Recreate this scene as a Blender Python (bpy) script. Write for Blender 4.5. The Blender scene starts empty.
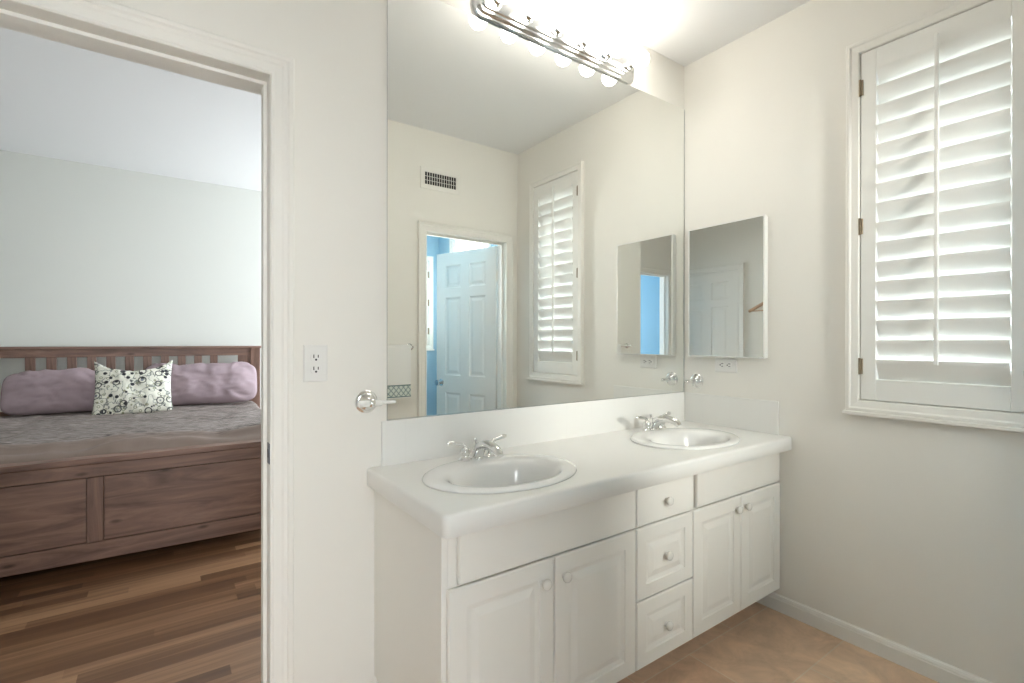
import bpy, bmesh, math, random
from math import sin, cos, pi, radians
from mathutils import Vector, Matrix, noise

random.seed(7)
SC = bpy.context.scene
COL = SC.collection

# ------------------------------------------------------------------ camera
cam_data = bpy.data.cameras.new('camera')
cam = bpy.data.objects.new('camera', cam_data)
COL.objects.link(cam)
cam_data.sensor_fit = 'HORIZONTAL'
cam_data.sensor_width = 36.0
cam_data.lens = 491.72 * 36.0 / 1024.0
cam_data.clip_start = 0.02
YAW, PITCH, ROLL = 0.6172, -0.0011, 0.0013
_r = Vector((cos(YAW), -sin(YAW), 0)); _f = Vector((sin(YAW), cos(YAW), 0)); _z = Vector((0, 0, 1))
_fw = _f * cos(PITCH) + _z * sin(PITCH); _up = _z * cos(PITCH) - _f * sin(PITCH)
_rt = _r * cos(ROLL) + _up * sin(ROLL); _u3 = _up * cos(ROLL) - _r * sin(ROLL)
M = Matrix((( _rt.x, _u3.x, -_fw.x, -2.3701), (_rt.y, _u3.y, -_fw.y, -1.6824),
            (_rt.z, _u3.z, -_fw.z, 1.2698), (0, 0, 0, 1)))
cam.matrix_world = M
SC.camera = cam

# ------------------------------------------------------------------ world, daylight, exposure
SC.view_settings.view_transform = 'Standard'
SC.view_settings.look = 'None'
SC.view_settings.gamma = 1.0
SC.view_settings.use_curve_mapping = False
SC.view_settings.exposure = 0.6
world = bpy.data.worlds.new('overcast_sky')
SC.world = world
world.use_nodes = True
wb = world.node_tree.nodes['Background']
wb.inputs[0].default_value = (0.84, 0.93, 1.0, 1)
wb.inputs[1].default_value = 6.0
BULB = 16.5


def area_light(name, loc, rot, sx, sy, power, color):
    l = bpy.data.lights.new(name, 'AREA')
    l.shape = 'RECTANGLE'; l.size = sx; l.size_y = sy
    l.energy = power; l.color = color
    o = bpy.data.objects.new(name, l); COL.objects.link(o)
    o.location = loc; o.rotation_euler = rot
    return o


# daylight standing in the window openings (rotation: area lights shine along local -z)
area_light('daylight_bedroom_window', (0.52, 2.85, 1.6), (0, radians(90), 0), 1.4, 1.6, 38, (0.84, 0.93, 1.0))
area_light('daylight_rear_room_window', (-2.35, -4.25, 1.55), (radians(90), 0, 0), 1.5, 1.7, 28, (1.0, 0.93, 0.84))
area_light('daylight_toilet_room_window', (0.45, -2.35, 1.75), (0, radians(90), 0), 1.4, 0.75, 40, (1.0, 0.98, 0.95))
area_light('daylight_toilet_room_end_window', (-0.5, -3.5, 1.68), (radians(90), 0, 0), 0.75, 1.0, 215, (1.0, 0.955, 0.89))


# ------------------------------------------------------------------ materials
def new_mat(name):
    m = bpy.data.materials.new(name); m.use_nodes = True
    nt = m.node_tree
    return m, nt, nt.nodes['Principled BSDF']


def N(nt, t, **kw):
    n = nt.nodes.new(t)
    for k, v in kw.items():
        if hasattr(n, k):
            setattr(n, k, v)
        else:
            n.inputs[k].default_value = v
    return n


def coords(nt, scale=(1, 1, 1), kind='Object', rot=(0, 0, 0), loc=(0, 0, 0)):
    tc = nt.nodes.new('ShaderNodeTexCoord'); mp = nt.nodes.new('ShaderNodeMapping')
    mp.inputs['Scale'].default_value = scale
    mp.inputs['Rotation'].default_value = rot
    mp.inputs['Location'].default_value = loc
    nt.links.new(tc.outputs[kind], mp.inputs['Vector'])
    return mp.outputs['Vector']


def paint(name, col, rough=0.5, bump=0.0, bscale=60, var=0.0, spec=0.4):
    m, nt, b = new_mat(name)
    b.inputs['Base Color'].default_value = (*col, 1)
    b.inputs['Roughness'].default_value = rough
    b.inputs['Specular IOR Level'].default_value = spec
    v = coords(nt)
    nz = N(nt, 'ShaderNodeTexNoise'); nz.inputs['Scale'].default_value = bscale; nz.inputs['Detail'].default_value = 4
    nt.links.new(v, nz.inputs['Vector'])
    if bump:
        bp = N(nt, 'ShaderNodeBump'); bp.inputs['Strength'].default_value = bump; bp.inputs['Distance'].default_value = 0.002
        nt.links.new(nz.outputs['Fac'], bp.inputs['Height']); nt.links.new(bp.outputs['Normal'], b.inputs['Normal'])
    if var:
        mx = N(nt, 'ShaderNodeMix', data_type='RGBA')
        mx.inputs[6].default_value = (*[c * (1 - var) for c in col], 1)
        mx.inputs[7].default_value = (*[min(1, c * (1 + var)) for c in col], 1)
        nt.links.new(nz.outputs['Fac'], mx.inputs[0]); nt.links.new(mx.outputs[2], b.inputs['Base Color'])
    return m


def metal(name, col, rough):
    m, nt, b = new_mat(name)
    b.inputs['Base Color'].default_value = (*col, 1)
    b.inputs['Metallic'].default_value = 1.0
    b.inputs['Roughness'].default_value = rough
    return m


MAT = {}
MAT['wall'] = paint('cream_wall_paint', (0.86, 0.838, 0.782), 0.65, 0.05, 90)
MAT['blue'] = paint('light_blue_wall_paint', (0.34, 0.53, 0.66), 0.6, 0.05, 90)
MAT['deepblue'] = paint('blue_wall_paint', (0.115, 0.27, 0.39), 0.6, 0.05, 90)
MAT['bedwall'] = paint('pale_bedroom_paint', (0.76, 0.76, 0.71), 0.65, 0.05, 90)
MAT['ceil'] = paint('ceiling_paint', (0.88, 0.88, 0.875), 0.8, 0.08, 120)
MAT['trim'] = paint('white_trim_paint', (0.86, 0.84, 0.79), 0.5, 0.02, 30, spec=0.25)
MAT['shutter'] = paint('white_shutter_paint', (0.88, 0.87, 0.83), 0.32, 0.01, 30)
MAT['cab'] = paint('white_cabinet_lacquer', (0.87, 0.845, 0.79), 0.3, 0.015, 25)
MAT['knob'] = paint('white_ceramic_knob', (0.85, 0.83, 0.78), 0.15)
MAT['china'] = paint('white_vitreous_china', (0.86, 0.855, 0.83), 0.08, spec=0.5)
MAT['plastic'] = paint('white_plastic', (0.83, 0.82, 0.79), 0.3)
MAT['dark'] = paint('dark_recess', (0.02, 0.02, 0.022), 0.6)
MAT['chrome'] = metal('polished_chrome', (0.80, 0.80, 0.79), 0.07)
MAT['barchrome'] = metal('satin_chrome_bar', (0.74, 0.75, 0.76), 0.16)
MAT['mirror'] = metal('silvered_mirror', (0.93, 0.945, 0.93), 0.0)
MAT['mirror_edge'] = paint('ground_mirror_edge', (0.30, 0.33, 0.31), 0.25)
MAT['hinge'] = metal('aged_brass_hinge', (0.30, 0.24, 0.17), 0.4)
MAT['strike'] = metal('dark_strike_plate', (0.10, 0.12, 0.16), 0.3)
MAT['towel'] = paint('white_terry_towel', (0.90, 0.895, 0.87), 0.95, 0.8, 500)
MAT['mauve'] = paint('mauve_pillow_cotton', (0.375, 0.285, 0.31), 0.85, 0.1, 14, 0.02)
MAT['mattress'] = paint('mattress_ticking', (0.6, 0.58, 0.55), 0.9, 0.2, 40)
MAT['hanger'] = paint('pale_hanger_wood', (0.60, 0.42, 0.29), 0.5, 0.1, 30, 0.1)
MAT['acrylic'] = paint('frosted_white_bar', (0.85, 0.85, 0.82), 0.15)


def mk_counter():
    m, nt, b = new_mat('white_counter_tile')
    v = coords(nt)
    br = N(nt, 'ShaderNodeTexBrick'); br.offset = 0.0
    br.inputs['Scale'].default_value = 1.0
    br.inputs['Brick Width'].default_value = 0.155; br.inputs['Row Height'].default_value = 0.155
    br.inputs['Mortar Size'].default_value = 0.0012; br.inputs['Mortar Smooth'].default_value = 0.6
    br.inputs['Color1'].default_value = (0.855, 0.845, 0.81, 1); br.inputs['Color2'].default_value = (0.85, 0.84, 0.805, 1)
    br.inputs['Mortar'].default_value = (0.83, 0.82, 0.785, 1)
    nt.links.new(v, br.inputs['Vector']); nt.links.new(br.outputs['Color'], b.inputs['Base Color'])
    b.inputs['Roughness'].default_value = 0.28
    return m


MAT['counter'] = mk_counter()


def mk_floor_tile():
    m, nt, b = new_mat('tan_stone_floor_tile')
    v = coords(nt, loc=(0.63 - 0.62, 0.475, 0))
    br = N(nt, 'ShaderNodeTexBrick'); br.offset = 0.5
    br.inputs['Scale'].default_value = 1.0
    br.inputs['Brick Width'].default_value = 0.62; br.inputs['Row Height'].default_value = 0.322
    br.inputs['Mortar Size'].default_value = 0.003; br.inputs['Mortar Smooth'].default_value = 0.3
    br.inputs['Color1'].default_value = (0.68, 0.445, 0.305, 1); br.inputs['Color2'].default_value = (0.76, 0.55, 0.39, 1)
    br.inputs['Mortar'].default_value = (0.74, 0.60, 0.47, 1)
    nt.links.new(v, br.inputs['Vector'])
    nz = N(nt, 'ShaderNodeTexNoise'); nz.inputs['Scale'].default_value = 6; nz.inputs['Detail'].default_value = 8
    nz.inputs['Roughness'].default_value = 0.65; nz.inputs['Distortion'].default_value = 0.8
    nt.links.new(v, nz.inputs['Vector'])
    rp = N(nt, 'ShaderNodeValToRGB')
    rp.color_ramp.elements[0].position = 0.3; rp.color_ramp.elements[0].color = (0.72, 0.70, 0.68, 1)
    rp.color_ramp.elements[1].position = 0.72; rp.color_ramp.elements[1].color = (1.15, 1.15, 1.12, 1)
    nt.links.new(nz.outputs['Fac'], rp.inputs['Fac'])
    mx = N(nt, 'ShaderNodeMix', data_type='RGBA', blend_type='MULTIPLY'); mx.inputs[0].default_value = 1
    nt.links.new(br.outputs['Color'], mx.inputs[6]); nt.links.new(rp.outputs['Color'], mx.inputs[7])
    nt.links.new(mx.outputs[2], b.inputs['Base Color'])
    b.inputs['Roughness'].default_value = 0.42
    bp = N(nt, 'ShaderNodeBump'); bp.inputs['Strength'].default_value = 0.25; bp.inputs['Distance'].default_value = 0.002
    iv = N(nt, 'ShaderNodeMath', operation='SUBTRACT'); iv.inputs[0].default_value = 1.0
    nt.links.new(br.outputs['Fac'], iv.inputs[1])
    nt.links.new(iv.outputs[0], bp.inputs['Height']); nt.links.new(bp.outputs['Normal'], b.inputs['Normal'])
    return m


MAT['tile'] = mk_floor_tile()


def mk_planks():
    m, nt, b = new_mat('laminate_wood_planks')
    v = coords(nt)
    sp = nt.nodes.new('ShaderNodeSeparateXYZ'); nt.links.new(v, sp.inputs[0])

    def mth(op, a, b_=None, c=None):
        n = N(nt, 'ShaderNodeMath', operation=op)
        for k, q in enumerate((a, b_, c)):
            if q is None: continue
            if isinstance(q, (int, float)): n.inputs[k].default_value = q
            else: nt.links.new(q, n.inputs[k])
        return n.outputs[0]
    row = mth('FLOOR', mth('DIVIDE', sp.outputs['Y'], 0.066))
    wn = N(nt, 'ShaderNodeTexWhiteNoise', noise_dimensions='1D'); nt.links.new(row, wn.inputs['W'])
    idx = mth('FLOOR', mth('DIVIDE', mth('MULTIPLY_ADD', wn.outputs['Value'], 7.0, sp.outputs['X']), 0.95))
    cb = nt.nodes.new('ShaderNodeCombineXYZ'); nt.links.new(row, cb.inputs[0]); nt.links.new(idx, cb.inputs[1])
    br = N(nt, 'ShaderNodeTexWhiteNoise', noise_dimensions='3D'); nt.links.new(cb.outputs[0], br.inputs['Vector'])
    v2 = coords(nt, (1.6, 42, 1))
    nz = N(nt, 'ShaderNodeTexNoise'); nz.inputs['Scale'].default_value = 1.0; nz.inputs['Detail'].default_value = 6
    nz.inputs['Roughness'].default_value = 0.6; nz.inputs['Distortion'].default_value = 0.6
    nt.links.new(v2, nz.inputs['Vector'])
    ad = N(nt, 'ShaderNodeMath', operation='MULTIPLY_ADD'); ad.inputs[1].default_value = 0.62
    nt.links.new(br.outputs['Value'], ad.inputs[0])
    ml = N(nt, 'ShaderNodeMath', operation='MULTIPLY'); ml.inputs[1].default_value = 0.52
    nt.links.new(nz.outputs['Fac'], ml.inputs[0]); nt.links.new(ml.outputs[0], ad.inputs[2])
    rp = N(nt, 'ShaderNodeValToRGB')
    els = rp.color_ramp.elements
    els[0].position = 0.12; els[0].color = (0.050, 0.020, 0.009, 1)
    els[1].position = 0.95; els[1].color = (0.40, 0.225, 0.12, 1)
    e = els.new(0.5); e.color = (0.135, 0.062, 0.028, 1)
    nt.links.new(ad.outputs[0], rp.inputs['Fac'])
    nt.links.new(rp.outputs['Color'], b.inputs['Base Color'])
    b.inputs['Roughness'].default_value = 0.36
    return m


MAT['planks'] = mk_planks()


def mk_bedwood(name, scale, c0, c1, c2):
    m, nt, b = new_mat(name)
    v = coords(nt, scale)
    nz = N(nt, 'ShaderNodeTexNoise'); nz.inputs['Scale'].default_value = 1.0; nz.inputs['Detail'].default_value = 7
    nz.inputs['Roughness'].default_value = 0.62; nz.inputs['Distortion'].default_value = 1.1
    nt.links.new(v, nz.inputs['Vector'])
    rp = N(nt, 'ShaderNodeValToRGB'); els = rp.color_ramp.elements
    els[0].position = 0.3; els[0].color = (*c0, 1)
    els[1].position = 0.75; els[1].color = (*c2, 1)
    e = els.new(0.52); e.color = (*c1, 1)
    nt.links.new(nz.outputs['Fac'], rp.inputs['Fac'])
    # knots
    vk = coords(nt, (1.7, 0.0, 4.6))
    sk = nt.nodes.new('ShaderNodeSeparateXYZ'); ck = nt.nodes.new('ShaderNodeCombineXYZ')
    nt.links.new(vk, sk.inputs[0]); nt.links.new(sk.outputs['X'], ck.inputs[0]); nt.links.new(sk.outputs['Z'], ck.inputs[1])
    vo = N(nt, 'ShaderNodeTexVoronoi', voronoi_dimensions='2D'); vo.inputs['Scale'].default_value = 1.0
    nt.links.new(ck.outputs[0], vo.inputs['Vector'])
    kr = N(nt, 'ShaderNodeValToRGB')
    kr.color_ramp.elements[0].position = 0.02; kr.color_ramp.elements[0].color = (0.40, 0.38, 0.36, 1)
    kr.color_ramp.elements[1].position = 0.062; kr.color_ramp.elements[1].color = (1, 1, 1, 1)
    nt.links.new(vo.outputs['Distance'], kr.inputs['Fac'])
    mx = N(nt, 'ShaderNodeMix', data_type='RGBA', blend_type='MULTIPLY'); mx.inputs[0].default_value = 1
    nt.links.new(rp.outputs['Color'], mx.inputs[6]); nt.links.new(kr.outputs['Color'], mx.inputs[7])
    nt.links.new(mx.outputs[2], b.inputs['Base Color'])
    b.inputs['Roughness'].default_value = 0.42
    return m


_bw = ((0.105, 0.055, 0.040), (0.225, 0.126, 0.093), (0.33, 0.20, 0.152))
MAT['bedwood_h'] = mk_bedwood('grey_brown_pine_lengthwise', (1.6, 14, 14), *_bw)
MAT['bedwood_v'] = mk_bedwood('grey_brown_pine_upright', (14, 14, 1.6), *_bw)


def mk_quilt():
    m, nt, b = new_mat('taupe_ruched_quilt')
    v = coords(nt, (9, 60, 9))
    nz = N(nt, 'ShaderNodeTexNoise'); nz.inputs['Scale'].default_value = 1.6; nz.inputs['Detail'].default_value = 5
    nz.inputs['Distortion'].default_value = 0.5
    nt.links.new(v, nz.inputs['Vector'])
    rp = N(nt, 'ShaderNodeValToRGB'); els = rp.color_ramp.elements
    els[0].position = 0.36; els[0].color = (0.115, 0.09, 0.082, 1)
    els[1].position = 0.66; els[1].color = (0.43, 0.36, 0.33, 1)
    nt.links.new(nz.outputs['Fac'], rp.inputs['Fac'])
    # smooth satin border near the foot of the bed
    tc = nt.nodes.new('ShaderNodeTexCoord'); sp = nt.nodes.new('ShaderNodeSeparateXYZ')
    nt.links.new(tc.outputs['Object'], sp.inputs[0])
    ln = N(nt, 'ShaderNodeTexNoise'); ln.inputs['Scale'].default_value = 3
    nt.links.new(tc.outputs['Object'], ln.inputs['Vector'])
    ad = N(nt, 'ShaderNodeMath', operation='MULTIPLY_ADD'); ad.inputs[1].default_value = 0.12
    nt.links.new(ln.outputs['Fac'], ad.inputs[0]); nt.links.new(sp.outputs['Y'], ad.inputs[2])
    mr = N(nt, 'ShaderNodeMapRange'); mr.inputs['From Min'].default_value = 0.25; mr.inputs['From Max'].default_value = 0.36
    nt.links.new(ad.outputs[0], mr.inputs['Value'])
    mx = N(nt, 'ShaderNodeMix', data_type='RGBA')
    mx.inputs[6].default_value = (0.25, 0.185, 0.155, 1)
    nt.links.new(mr.outputs['Result'], mx.inputs[0]); nt.links.new(rp.outputs['Color'], mx.inputs[7])
    nt.links.new(mx.outputs[2], b.inputs['Base Color'])
    b.inputs['Roughness'].default_value = 0.6
    bp = N(nt, 'ShaderNodeBump'); bp.inputs['Distance'].default_value = 0.02
    st = N(nt, 'ShaderNodeMath', operation='MULTIPLY'); st.inputs[1].default_value = 1.0
    nt.links.new(mr.outputs['Result'], st.inputs[0]); nt.links.new(st.outputs[0], bp.inputs['Strength'])
    nt.links.new(nz.outputs['Fac'], bp.inputs['Height']); nt.links.new(bp.outputs['Normal'], b.inputs['Normal'])
    return m


MAT['quilt'] = mk_quilt()


def mk_floral():
    m, nt, b = new_mat('floral_print_cotton')
    v = coords(nt)
    base = (0.78, 0.76, 0.66, 1)

    def vor(scale, rnd, off):
        vv = coords(nt, (1, 0.25, 1), loc=off)
        n = N(nt, 'ShaderNodeTexVoronoi'); n.inputs['Scale'].default_value = scale; n.inputs['Randomness'].default_value = rnd
        nt.links.new(vv, n.inputs['Vector'])
        return n

    def band(sock, a0, a1, soft=0.02):
        r = N(nt, 'ShaderNodeValToRGB'); els = r.color_ramp.elements
        els[0].position = max(0, a0 - soft); els[0].color = (0, 0, 0, 1)
        els[1].position = min(1, a1 + soft); els[1].color = (0, 0, 0, 1)
        e = els.new(a0); e.color = (1, 1, 1, 1)
        e = els.new(a1); e.color = (1, 1, 1, 1)
        nt.links.new(sock, r.inputs['Fac'])
        return r.outputs['Color']

    cur = None

    def over(prev, col, fac):
        mx = N(nt, 'ShaderNodeMix', data_type='RGBA')
        if prev is None:
            mx.inputs[6].default_value = base
        else:
            nt.links.new(prev, mx.inputs[6])
        mx.inputs[7].default_value = (*col, 1)
        nt.links.new(fac, mx.inputs[0])
        return mx.outputs[2]

    nz = N(nt, 'ShaderNodeTexNoise'); nz.inputs['Scale'].default_value = 16; nz.inputs['Detail'].default_value = 2
    nt.links.new(v, nz.inputs['Vector'])
    cur = over(cur, (0.26, 0.27, 0.24), band(nz.outputs['Fac'], 0.48, 0.507, 0.012))
    w1 = vor(24, 1.0, (0, 0, 0))
    cur = over(cur, (0.34, 0.34, 0.22), band(w1.outputs['Distance'], 0.17, 0.26))
    w2 = vor(19, 1.0, (3.1, 0, 1.7))
    cur = over(cur, (0.03, 0.03, 0.035), band(w2.outputs['Distance'], 0.0, 0.25))
    w3 = vor(10.5, 1.0, (7.7, 0, 4.2))
    cur = over(cur, (0.06, 0.06, 0.06), band(w3.outputs['Distance'], 0.25, 0.30))
    cur = over(cur, (0.22, 0.24, 0.28), band(w3.outputs['Distance'], 0.05, 0.11))
    nt.links.new(cur, b.inputs['Base Color'])
    b.inputs['Roughness'].default_value = 0.85
    return m


MAT['floral'] = mk_floral()


def mk_band():
    m, nt, b = new_mat('teal_lattice_towel_band')
    tc = nt.nodes.new('ShaderNodeTexCoord'); sp = nt.nodes.new('ShaderNodeSeparateXYZ')
    nt.links.new(tc.outputs['Object'], sp.inputs[0])
    P = 0.036
    facs = []
    for sgn in (1, -1):
        a = N(nt, 'ShaderNodeMath', operation='MULTIPLY'); a.inputs[1].default_value = sgn * 0.85
        nt.links.new(sp.outputs['Z'], a.inputs[0])
        s = N(nt, 'ShaderNodeMath', operation='ADD'); nt.links.new(sp.outputs['X'], s.inputs[0]); nt.links.new(a.outputs[0], s.inputs[1])
        d = N(nt, 'ShaderNodeMath', operation='PINGPONG'); d.inputs[1].default_value = P / 2
        nt.links.new(s.outputs[0], d.inputs[0])
        c = N(nt, 'ShaderNodeMath', operation='LESS_THAN'); c.inputs[1].default_value = 0.0042
        nt.links.new(d.outputs[0], c.inputs[0]); facs.append(c)
    mxm = N(nt, 'ShaderNodeMath', operation='MAXIMUM')
    nt.links.new(facs[0].outputs[0], mxm.inputs[0]); nt.links.new(facs[1].outputs[0], mxm.inputs[1])
    mx = N(nt, 'ShaderNodeMix', data_type='RGBA')
    mx.inputs[6].default_value = (0.70, 0.76, 0.72, 1); mx.inputs[7].default_value = (0.30, 0.39, 0.39, 1)
    nt.links.new(mxm.outputs[0], mx.inputs[0]); nt.links.new(mx.outputs[2], b.inputs['Base Color'])
    b.inputs['Roughness'].default_value = 0.9
    return m


MAT['band'] = mk_band()
MAT['bandedge'] = paint('dark_teal_stripe', (0.13, 0.22, 0.23), 0.9)


def mk_emit(name, col, s):
    m = bpy.data.materials.new(name); m.use_nodes = True
    nt = m.node_tree
    nt.nodes.remove(nt.nodes['Principled BSDF'])
    e = nt.nodes.new('ShaderNodeEmission'); e.inputs[0].default_value = (*col, 1); e.inputs[1].default_value = s
    nt.links.new(e.outputs[0], nt.nodes['Material Output'].inputs[0])
    return m


MAT['bulb'] = mk_emit('lit_frosted_bulb', (1.0, 0.945, 0.85), BULB)


def mk_glass():
    m = bpy.data.materials.new('window_glass'); m.use_nodes = True
    nt = m.node_tree
    nt.nodes.remove(nt.nodes['Principled BSDF'])
    t = nt.nodes.new('ShaderNodeBsdfTransparent'); t.inputs[0].default_value = (0.95, 0.97, 0.97, 1)
    g = nt.nodes.new('ShaderNodeBsdfGlossy'); g.inputs['Roughness'].default_value = 0.02
    fr = nt.nodes.new('ShaderNodeFresnel'); fr.inputs[0].default_value = 1.45
    mx = nt.nodes.new('ShaderNodeMixShader')
    nt.links.new(fr.outputs[0], mx.inputs[0]); nt.links.new(t.outputs[0], mx.inputs[1]); nt.links.new(g.outputs[0], mx.inputs[2])
    nt.links.new(mx.outputs[0], nt.nodes['Material Output'].inputs[0])
    return m


MAT['glass'] = mk_glass()


# ------------------------------------------------------------------ mesh helpers
class MB:
    def __init__(self):
        self.bm = bmesh.new()

    def box(self, x0, x1, y0, y1, z0, z1, bev=0.0, seg=2, mat=None):
        r = bmesh.ops.create_cube(self.bm, size=1.0)
        vs = r['verts']
        for v in vs:
            v.co = Vector(((x0 + x1) / 2 + v.co.x * (x1 - x0), (y0 + y1) / 2 + v.co.y * (y1 - y0), (z0 + z1) / 2 + v.co.z * (z1 - z0)))
        if mat is not None:
            v = mat
            for q in vs:
                q.co = mat @ q.co
        if bev:
            es = list({e for v in vs for e in v.link_edges})
            bmesh.ops.bevel(self.bm, geom=es, offset=bev, segments=seg, affect='EDGES', profile=0.5)
        return self

    def tube(self, pts, rad, seg=12, cap=True):
        pts = [Vector(p) for p in pts]
        n = len(pts)
        rad = rad if isinstance(rad, (list, tuple)) else [rad] * n
        rings = []
        prev = None
        for i, p in enumerate(pts):
            if i == 0: t = pts[1] - pts[0]
            elif i == n - 1: t = pts[-1] - pts[-2]
            else: t = pts[i + 1] - pts[i - 1]
            t.normalize()
            if prev is None:
                a = Vector((0, 0, 1)) if abs(t.z) < 0.9 else Vector((1, 0, 0))
                u = t.cross(a).normalized()
            else:
                u = (prev - t * prev.dot(t)).normalized()
            prev = u
            w = t.cross(u)
            rings.append([self.bm.verts.new(p + (u * cos(2 * pi * k / seg) + w * sin(2 * pi * k / seg)) * rad[i]) for k in range(seg)])
        for a, b in zip(rings[:-1], rings[1:]):
            for k in range(seg):
                self.bm.faces.new((a[k], a[(k + 1) % seg], b[(k + 1) % seg], b[k]))
        if cap:
            self.bm.faces.new(rings[0]); self.bm.faces.new(rings[-1])
        return self

    def lathe(self, prof, origin=(0, 0, 0), axis=(0, 0, 1), seg=24):
        ax = Vector(axis).normalized()
        a = Vector((0, 0, 1)) if abs(ax.z) < 0.9 else Vector((1, 0, 0))
        u = ax.cross(a).normalized(); w = ax.cross(u)
        o = Vector(origin)
        rings = []
        for r, h in prof:
            if r < 1e-6:
                rings.append([self.bm.verts.new(o + ax * h)])
            else:
                rings.append([self.bm.verts.new(o + ax * h + (u * cos(2 * pi * k / seg) + w * sin(2 * pi * k / seg)) * r) for k in range(seg)])
        for A, B in zip(rings[:-1], rings[1:]):
            for k in range(seg):
                k2 = (k + 1) % seg
                if len(A) == 1 and len(B) == 1: continue
                if len(A) == 1: self.bm.faces.new((A[0], B[k2], B[k]))
                elif len(B) == 1: self.bm.faces.new((A[k], A[k2], B[0]))
                else: self.bm.faces.new((A[k], A[k2], B[k2], B[k]))
        if len(rings[0]) > 1: self.bm.faces.new(rings[0])
        if len(rings[-1]) > 1: self.bm.faces.new(rings[-1])
        return self

    def poly(self, pts):
        self.bm.faces.new([self.bm.verts.new(Vector(p)) for p in pts])
        return self

    def loft(self, rings, close=True, cap0=False, cap1=False):
        R = [[self.bm.verts.new(Vector(p)) for p in r] for r in rings]
        n = len(R[0])
        for a, b in zip(R[:-1], R[1:]):
            for k in range(n if close else n - 1):
                self.bm.faces.new((a[k], a[(k + 1) % n], b[(k + 1) % n], b[k]))
        if cap0: self.bm.faces.new(R[0])
        if cap1: self.bm.faces.new(R[-1])
        return self

    def build(self, name, mats, parent=None, off=(0, 0, 0), smooth=False, merge=True, matfn=None, label=None, autosmooth=None):
        bm = self.bm
        if merge:
            bmesh.ops.remove_doubles(bm, verts=bm.verts, dist=1e-5)
        bmesh.ops.recalc_face_normals(bm, faces=bm.faces)
        o3 = Vector(off)
        for v in bm.verts: v.co -= o3
        if matfn:
            bm.normal_update()
            for f in bm.faces:
                f.material_index = matfn(f.normal, f.calc_center_median() + o3)
        me = bpy.data.meshes.new(name)
        bm.to_mesh(me); bm.free()
        for mm in (mats if isinstance(mats, (list, tuple)) else [mats]):
            me.materials.append(mm)
        if smooth:
            for p in me.polygons: p.use_smooth = True
            if autosmooth:
                try:
                    me.set_sharp_from_angle(angle=radians(autosmooth))
                except Exception:
                    pass
        o = bpy.data.objects.new(name, me)
        COL.objects.link(o)
        if parent is not None:
            o.parent = parent
        else:
            o.location = o3
        if label: o['label'] = label
        return o


def thing(name, label, cat, loc=(0, 0, 0), rz=0.0, group=None):
    o = bpy.data.objects.new(name, None); COL.objects.link(o)
    o.empty_display_size = 0.05
    o.location = loc; o.rotation_euler = (0, 0, rz)
    o['label'] = label; o['category'] = cat
    if group: o['group'] = group
    return o


def tag(o, label, cat, group=None):
    o['label'] = label; o['category'] = cat
    if group: o['group'] = group
    return o


def struct(o, label, cat):
    o['kind'] = 'structure'; o['label'] = label; o['category'] = cat
    return o


def dup(root, loc, label, rz=None, group=None):
    def cp(o, par):
        c = o.copy(); COL.objects.link(c); c.parent = par
        for ch in list(o.children): cp(ch, c)
        return c
    c = cp(root, None)
    c.location = loc; c['label'] = label
    if rz is not None: c.rotation_euler = (0, 0, rz)
    if group: c['group'] = group
    return c


def wall_mesh(axis, c0, c1, a0, a1, z0, z1, holes):
    """solid wall slab (axis 'x': spans x, thickness in y from c0 to c1; axis 'y': the other way) with rectangular holes"""
    us = sorted({a0, a1, *[h[0] for h in holes], *[h[1] for h in holes]})
    zs = sorted({z0, z1, *[h[2] for h in holes], *[h[3] for h in holes]})
    mb = MB(); bm = mb.bm

    def P(u, c, z): return (u, c, z) if axis == 'x' else (c, u, z)

    def solid(i, j):
        if i < 0 or j < 0 or i >= len(us) - 1 or j >= len(zs) - 1: return False
        um = (us[i] + us[i + 1]) / 2; zm = (zs[j] + zs[j + 1]) / 2
        return not any(h[0] < um < h[1] and h[2] < zm < h[3] for h in holes)
    for i in range(len(us) - 1):
        for j in range(len(zs) - 1):
            if not solid(i, j): continue
            u0, u1, w0, w1 = us[i], us[i + 1], zs[j], zs[j + 1]
            mb.poly([P(u0, c0, w0), P(u1, c0, w0), P(u1, c0, w1), P(u0, c0, w1)])
            mb.poly([P(u0, c1, w0), P(u1, c1, w0), P(u1, c1, w1), P(u0, c1, w1)])
            if not solid(i - 1, j): mb.poly([P(u0, c0, w0), P(u0, c1, w0), P(u0, c1, w1), P(u0, c0, w1)])
            if not solid(i + 1, j): mb.poly([P(u1, c0, w0), P(u1, c1, w0), P(u1, c1, w1), P(u1, c0, w1)])
            if not solid(i, j - 1): mb.poly([P(u0, c0, w0), P(u1, c0, w0), P(u1, c1, w0), P(u0, c1, w0)])
            if not solid(i, j + 1): mb.poly([P(u0, c0, w1), P(u1, c0, w1), P(u1, c1, w1), P(u0, c1, w1)])
    return mb


# ------------------------------------------------------------------ room shell
H = 2.80
DX0, DX1, DZ = -2.83, -2.10, 2.092            # bedroom doorway
WX0, WX1, WZ = -0.815, -0.116, 2.062          # toilet room doorway
RX0, RX1, RZ = -2.77, -1.95, 2.072            # rear doorway
BW = (-1.346, -0.872, 1.045, 2.435)           # bathroom window hole (y0, y1, z0, z1)

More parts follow.
